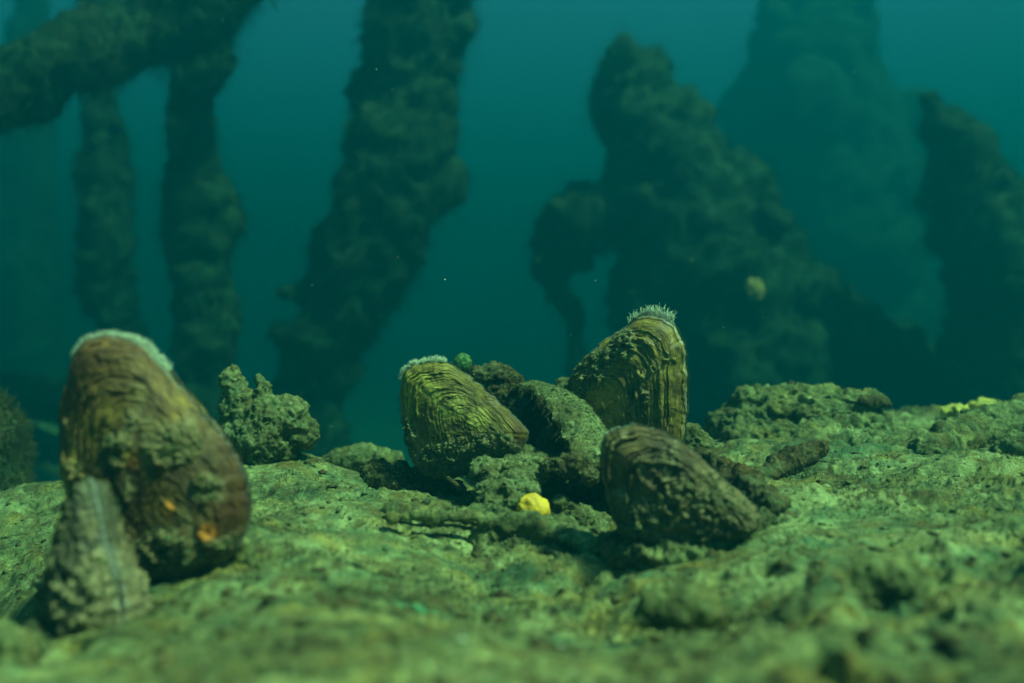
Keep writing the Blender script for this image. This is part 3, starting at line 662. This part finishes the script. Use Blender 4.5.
# ------------------------------------------------------------------ sunken trees in the background
def sunken(name, trunk, branches, Y, label, cat, voxel=.015, amp=.05, tuft=2600, tl=.026, group=None, seed=0, shell=None):
    def cv(ch):
        return [(*P(q[0], q[1], q[3] if len(q) > 3 else Y), q[2] * (q[3] if len(q) > 3 else Y) / F) for q in ch]
    low = max(trunk[0], key=lambda q: q[1]); root = empty(name, P(low[0], low[1], low[3] if len(low) > 3 else Y)); tag(root, label, cat, group)
    def skin(nm, chains, parent, s):
        rb = np.random.default_rng(seed + 91); B_ = []
        for c in chains:
            q = smooth_chain(cv(c), 4)
            for w_ in q:
                for _ in range(3):
                    d_ = rb.normal(size=3); d_ /= np.linalg.norm(d_); rr_ = w_[3] * rb.uniform(.14, .34)
                    cc_ = w_[:3] + d_ * w_[3] * rb.uniform(.6, .9) + rb.normal(size=3) * w_[3] * .2; B_.append((*cc_, rr_, rr_, rr_ * rb.uniform(.7, 1.5)))
        V, Qt = remeshed([[(x_[0], x_[1], x_[2], x_[3] * .9) for x_ in cv(c)] for c in chains], voxel, B_); N = vnormals(V, Qt)
        fq = .55 / amp
        V = V + N * (amp * .55 * fbm(V * fq * .4 + s, 4, .6) + amp * .30 * fbm(V * fq + s, 3, .6) + amp * .55 * (.5 - np.abs(fbm(V * fq * .9 + 20 + s, 4, .62))))[:, None]
        o = make(nm, V, Qt, M['far'], parent=parent)
        # ragged hanging algae: clumped tufts
        n = int(tuft * len(V) / 9000) + 400; n = min(n, 16000)
        p, nn = sample_faces(V, Qt, n * 2, seed + 3); cl = fbm(p * 9 + s, 3); k = cl > -.15; p, nn = p[k], nn[k]
        v, t_ = strands(p, nn, tl, tl * .07, .5, .9, 3, seed + 4, 3, .5); make('algae', v, t_, M['far'], parent=o)
        p, nn = sample_faces(V, Qt, n * 2, seed + 6)
        v, t_ = strands(p, nn, tl * .6, tl * .035, .3, .9, 2, seed + 7, 3, .6); v2, t2 = strands(*sample_faces(V, Qt, n * 2, seed + 8), tl * 1.5, tl * .018, .35, .9, 3, seed + 9, 3, .7)
        make('algae', np.vstack([v, v2]), np.vstack([t_, t2 + len(v)]), M['far'], parent=o)
        return o
    skin('trunk', trunk, root, seed * 3.)
    for i_, b_ in enumerate(branches): skin('branch', [b_], root, seed * 3. + 5 + i_)
    return root
sunken('sunken_tree', [[(215,-190,34),(205,-60,34),(198,40,30),(192,110,27),(190,150,24),(196,210,30),(203,270,33),(206,330,30),(212,400,26),(214,480,34),(214,540,40)]],
       [[(190,20,34,2.2),(120,38,36,2.05),(70,52,34,1.95),(15,92,27,1.9),(-50,120,30,1.85),(-140,150,34,1.8)], [(150,30,30,2.1),(190,5,34,2.15),(245,-25,26,2.2),(290,-80,26,2.25)]], 2.45,
       'algae draped dead tree at left whose thick branch runs out to the left edge', 'dead tree', seed=31)
sunken('dead_tree', [[(98,-190,20),(98,-40,18),(100,70,14),(104,130,19),(108,190,22),(110,250,27),(112,300,24),(120,360,20),(122,430,30),(124,520,40)]], [], 3.0,
       'slimmer faded trunk standing farther away at left under the big branch', 'dead tree', seed=32, tl=.03)
sunken('dead_tree', [[(416,-250,50),(412,-60,51),(410,30,52),(402,100,48),(396,150,54),(382,210,60),(356,270,50),(328,322,42),(306,368,30),(296,410,28),(292,470,34),(290,560,44)],
                        [(345,300,28),(338,350,24),(330,400,17),(327,450,18),(322,560,26)]], [[(385,270,24),(372,310,16),(368,345,8)]], 2.55,
       'thick leaning trunk shrouded in algae left of the centre', 'dead tree', seed=33)
t4 = sunken('root_mass', [[(622,58,22),(634,85,38),(648,125,50),(668,170,62),(685,225,74),(702,270,90),(722,330,98),(745,400,108),(750,520,130)],
                     [(620,190,30),(590,218,36),(560,245,30),(552,272,20),(568,312,14),(576,350,13),(580,420,18),(582,520,26)],
                     [(735,175,26),(755,225,32),(775,275,34)],[(640,230,30),(636,285,24),(650,330,40)]],
       [[(760,270,50),(810,320,46),(858,345,44),(905,365,36),(950,420,40)], [(604,100,12),(614,74,17),(636,58,12)]], 2.8,
       'massive pyramid shaped root stump covered in algae right of the centre', 'root stump', voxel=.018, amp=.062, tuft=2600, tl=.028, seed=34)
sunken('sunken_stump', [[(920,96,7),(936,110,13),(956,142,24),(974,180,36),(984,222,46),(990,265,46),(1000,310,46),(1010,400,60),(1015,500,80)],
                        [(990,185,18),(1018,225,22),(1045,265,36),(1060,340,60)]], [], 2.55,
       'broken stump with a hooked tip at the right edge', 'dead stump', seed=35, amp=.055)
sunken('dead_tree', [[(812,15,58),(815,60,74),(818,110,84),(822,200,96),(825,300,100),(828,420,110),(830,480,130)]], [], 5.9,  # added column, its dim silhouette stands in for shade in the far water
       'vague wide trunk shape added to darken the far water between the root stump and the hooked stump', 'dead tree', voxel=.045, amp=.14, tuft=3000, tl=.04, seed=36)
sunken('dead_tree', [[(28,-10,16),(25,100,24),(30,250,30),(34,400,36),(34,460,50)]], [], 5.9,
       'barely visible trunk far away at the left edge', 'dead tree', voxel=.05, amp=.06, tuft=2500, tl=.04, seed=37)
sunken('fallen_log', [[(-80,400,20,3.1),(-10,392,22,3.0),(60,402,20,2.9),(150,420,18,2.8)],[(-60,440,20,2.7),(30,446,20,2.6),(110,455,16,2.5)]], [], 2.8,
       'pair of dim fallen logs lying low behind the biggest mussel', 'fallen log', seed=38, tl=.025, amp=.04)
# mossy tuft at the left edge, close behind the bank
root = empty('algae_bush', P(-5, 480, 1.1)); tag(root, 'soft green algae bush at the left edge just behind the bank', 'algae')
V, Qd = remeshed([[(*P(-20, 500, 1.1), .05), (*P(-15, 450, 1.1), .042), (*P(-18, 410, 1.1), .026), (*P(-22, 380, 1.1), .012)]], .004)
N = vnormals(V, Qd); V = V + N * (.012 * fbm(V * 25, 4))[:, None]; make('crown', V, Qd, M['fuzz'], parent=root)
p, n = sample_faces(V, Qd, 14000, 5); v, t_ = strands(p, n, .011, .0005, .1, .6, 3, 6); make('algae', v, t_, M['fuzz'], parent=root)
# pale shell caught on the root mass
c = P(755, 290, 2.47); bm = bmesh.new(); bmesh.ops.create_icosphere(bm, subdivisions=4, radius=1)
V = np.array([v.co[:] for v in bm.verts]); T = np.array([[v.index for v in f.verts] for f in bm.faces]); bm.free()
V = V * (1 + .3 * fbm(V * 1.6, 4))[:, None] * np.array([.023, .012, .028]) + c
pale_shell = make('pale_shell', V, T, M['paleshell'], origin=c); tag(pale_shell, 'small pale shell lodged on the front of the big root stump', 'shell')

# drifting particles
r = np.random.default_rng(77); n = 110
Yp = .6 * (3.0 / .6) ** r.random(n); pts = np.stack([r.uniform(-.55, .55, n) * Yp, Yp, r.uniform(-.12, .36, n) * Yp], 1)
gzv = ground_z(pts[:, 0], pts[:, 1]); pts = pts[pts[:, 2] > gzv + .01]
V, T = crumbs(pts * 1., .00028, 8, 1.); tag(make('drifting_particles', V, T, M['white'], origin=np.zeros(3), smooth=False), 'tiny pale specks drifting in the open water', 'particles', kind='stuff')

for o in bpy.data.objects:
    if '_o' in o: del o['_o']
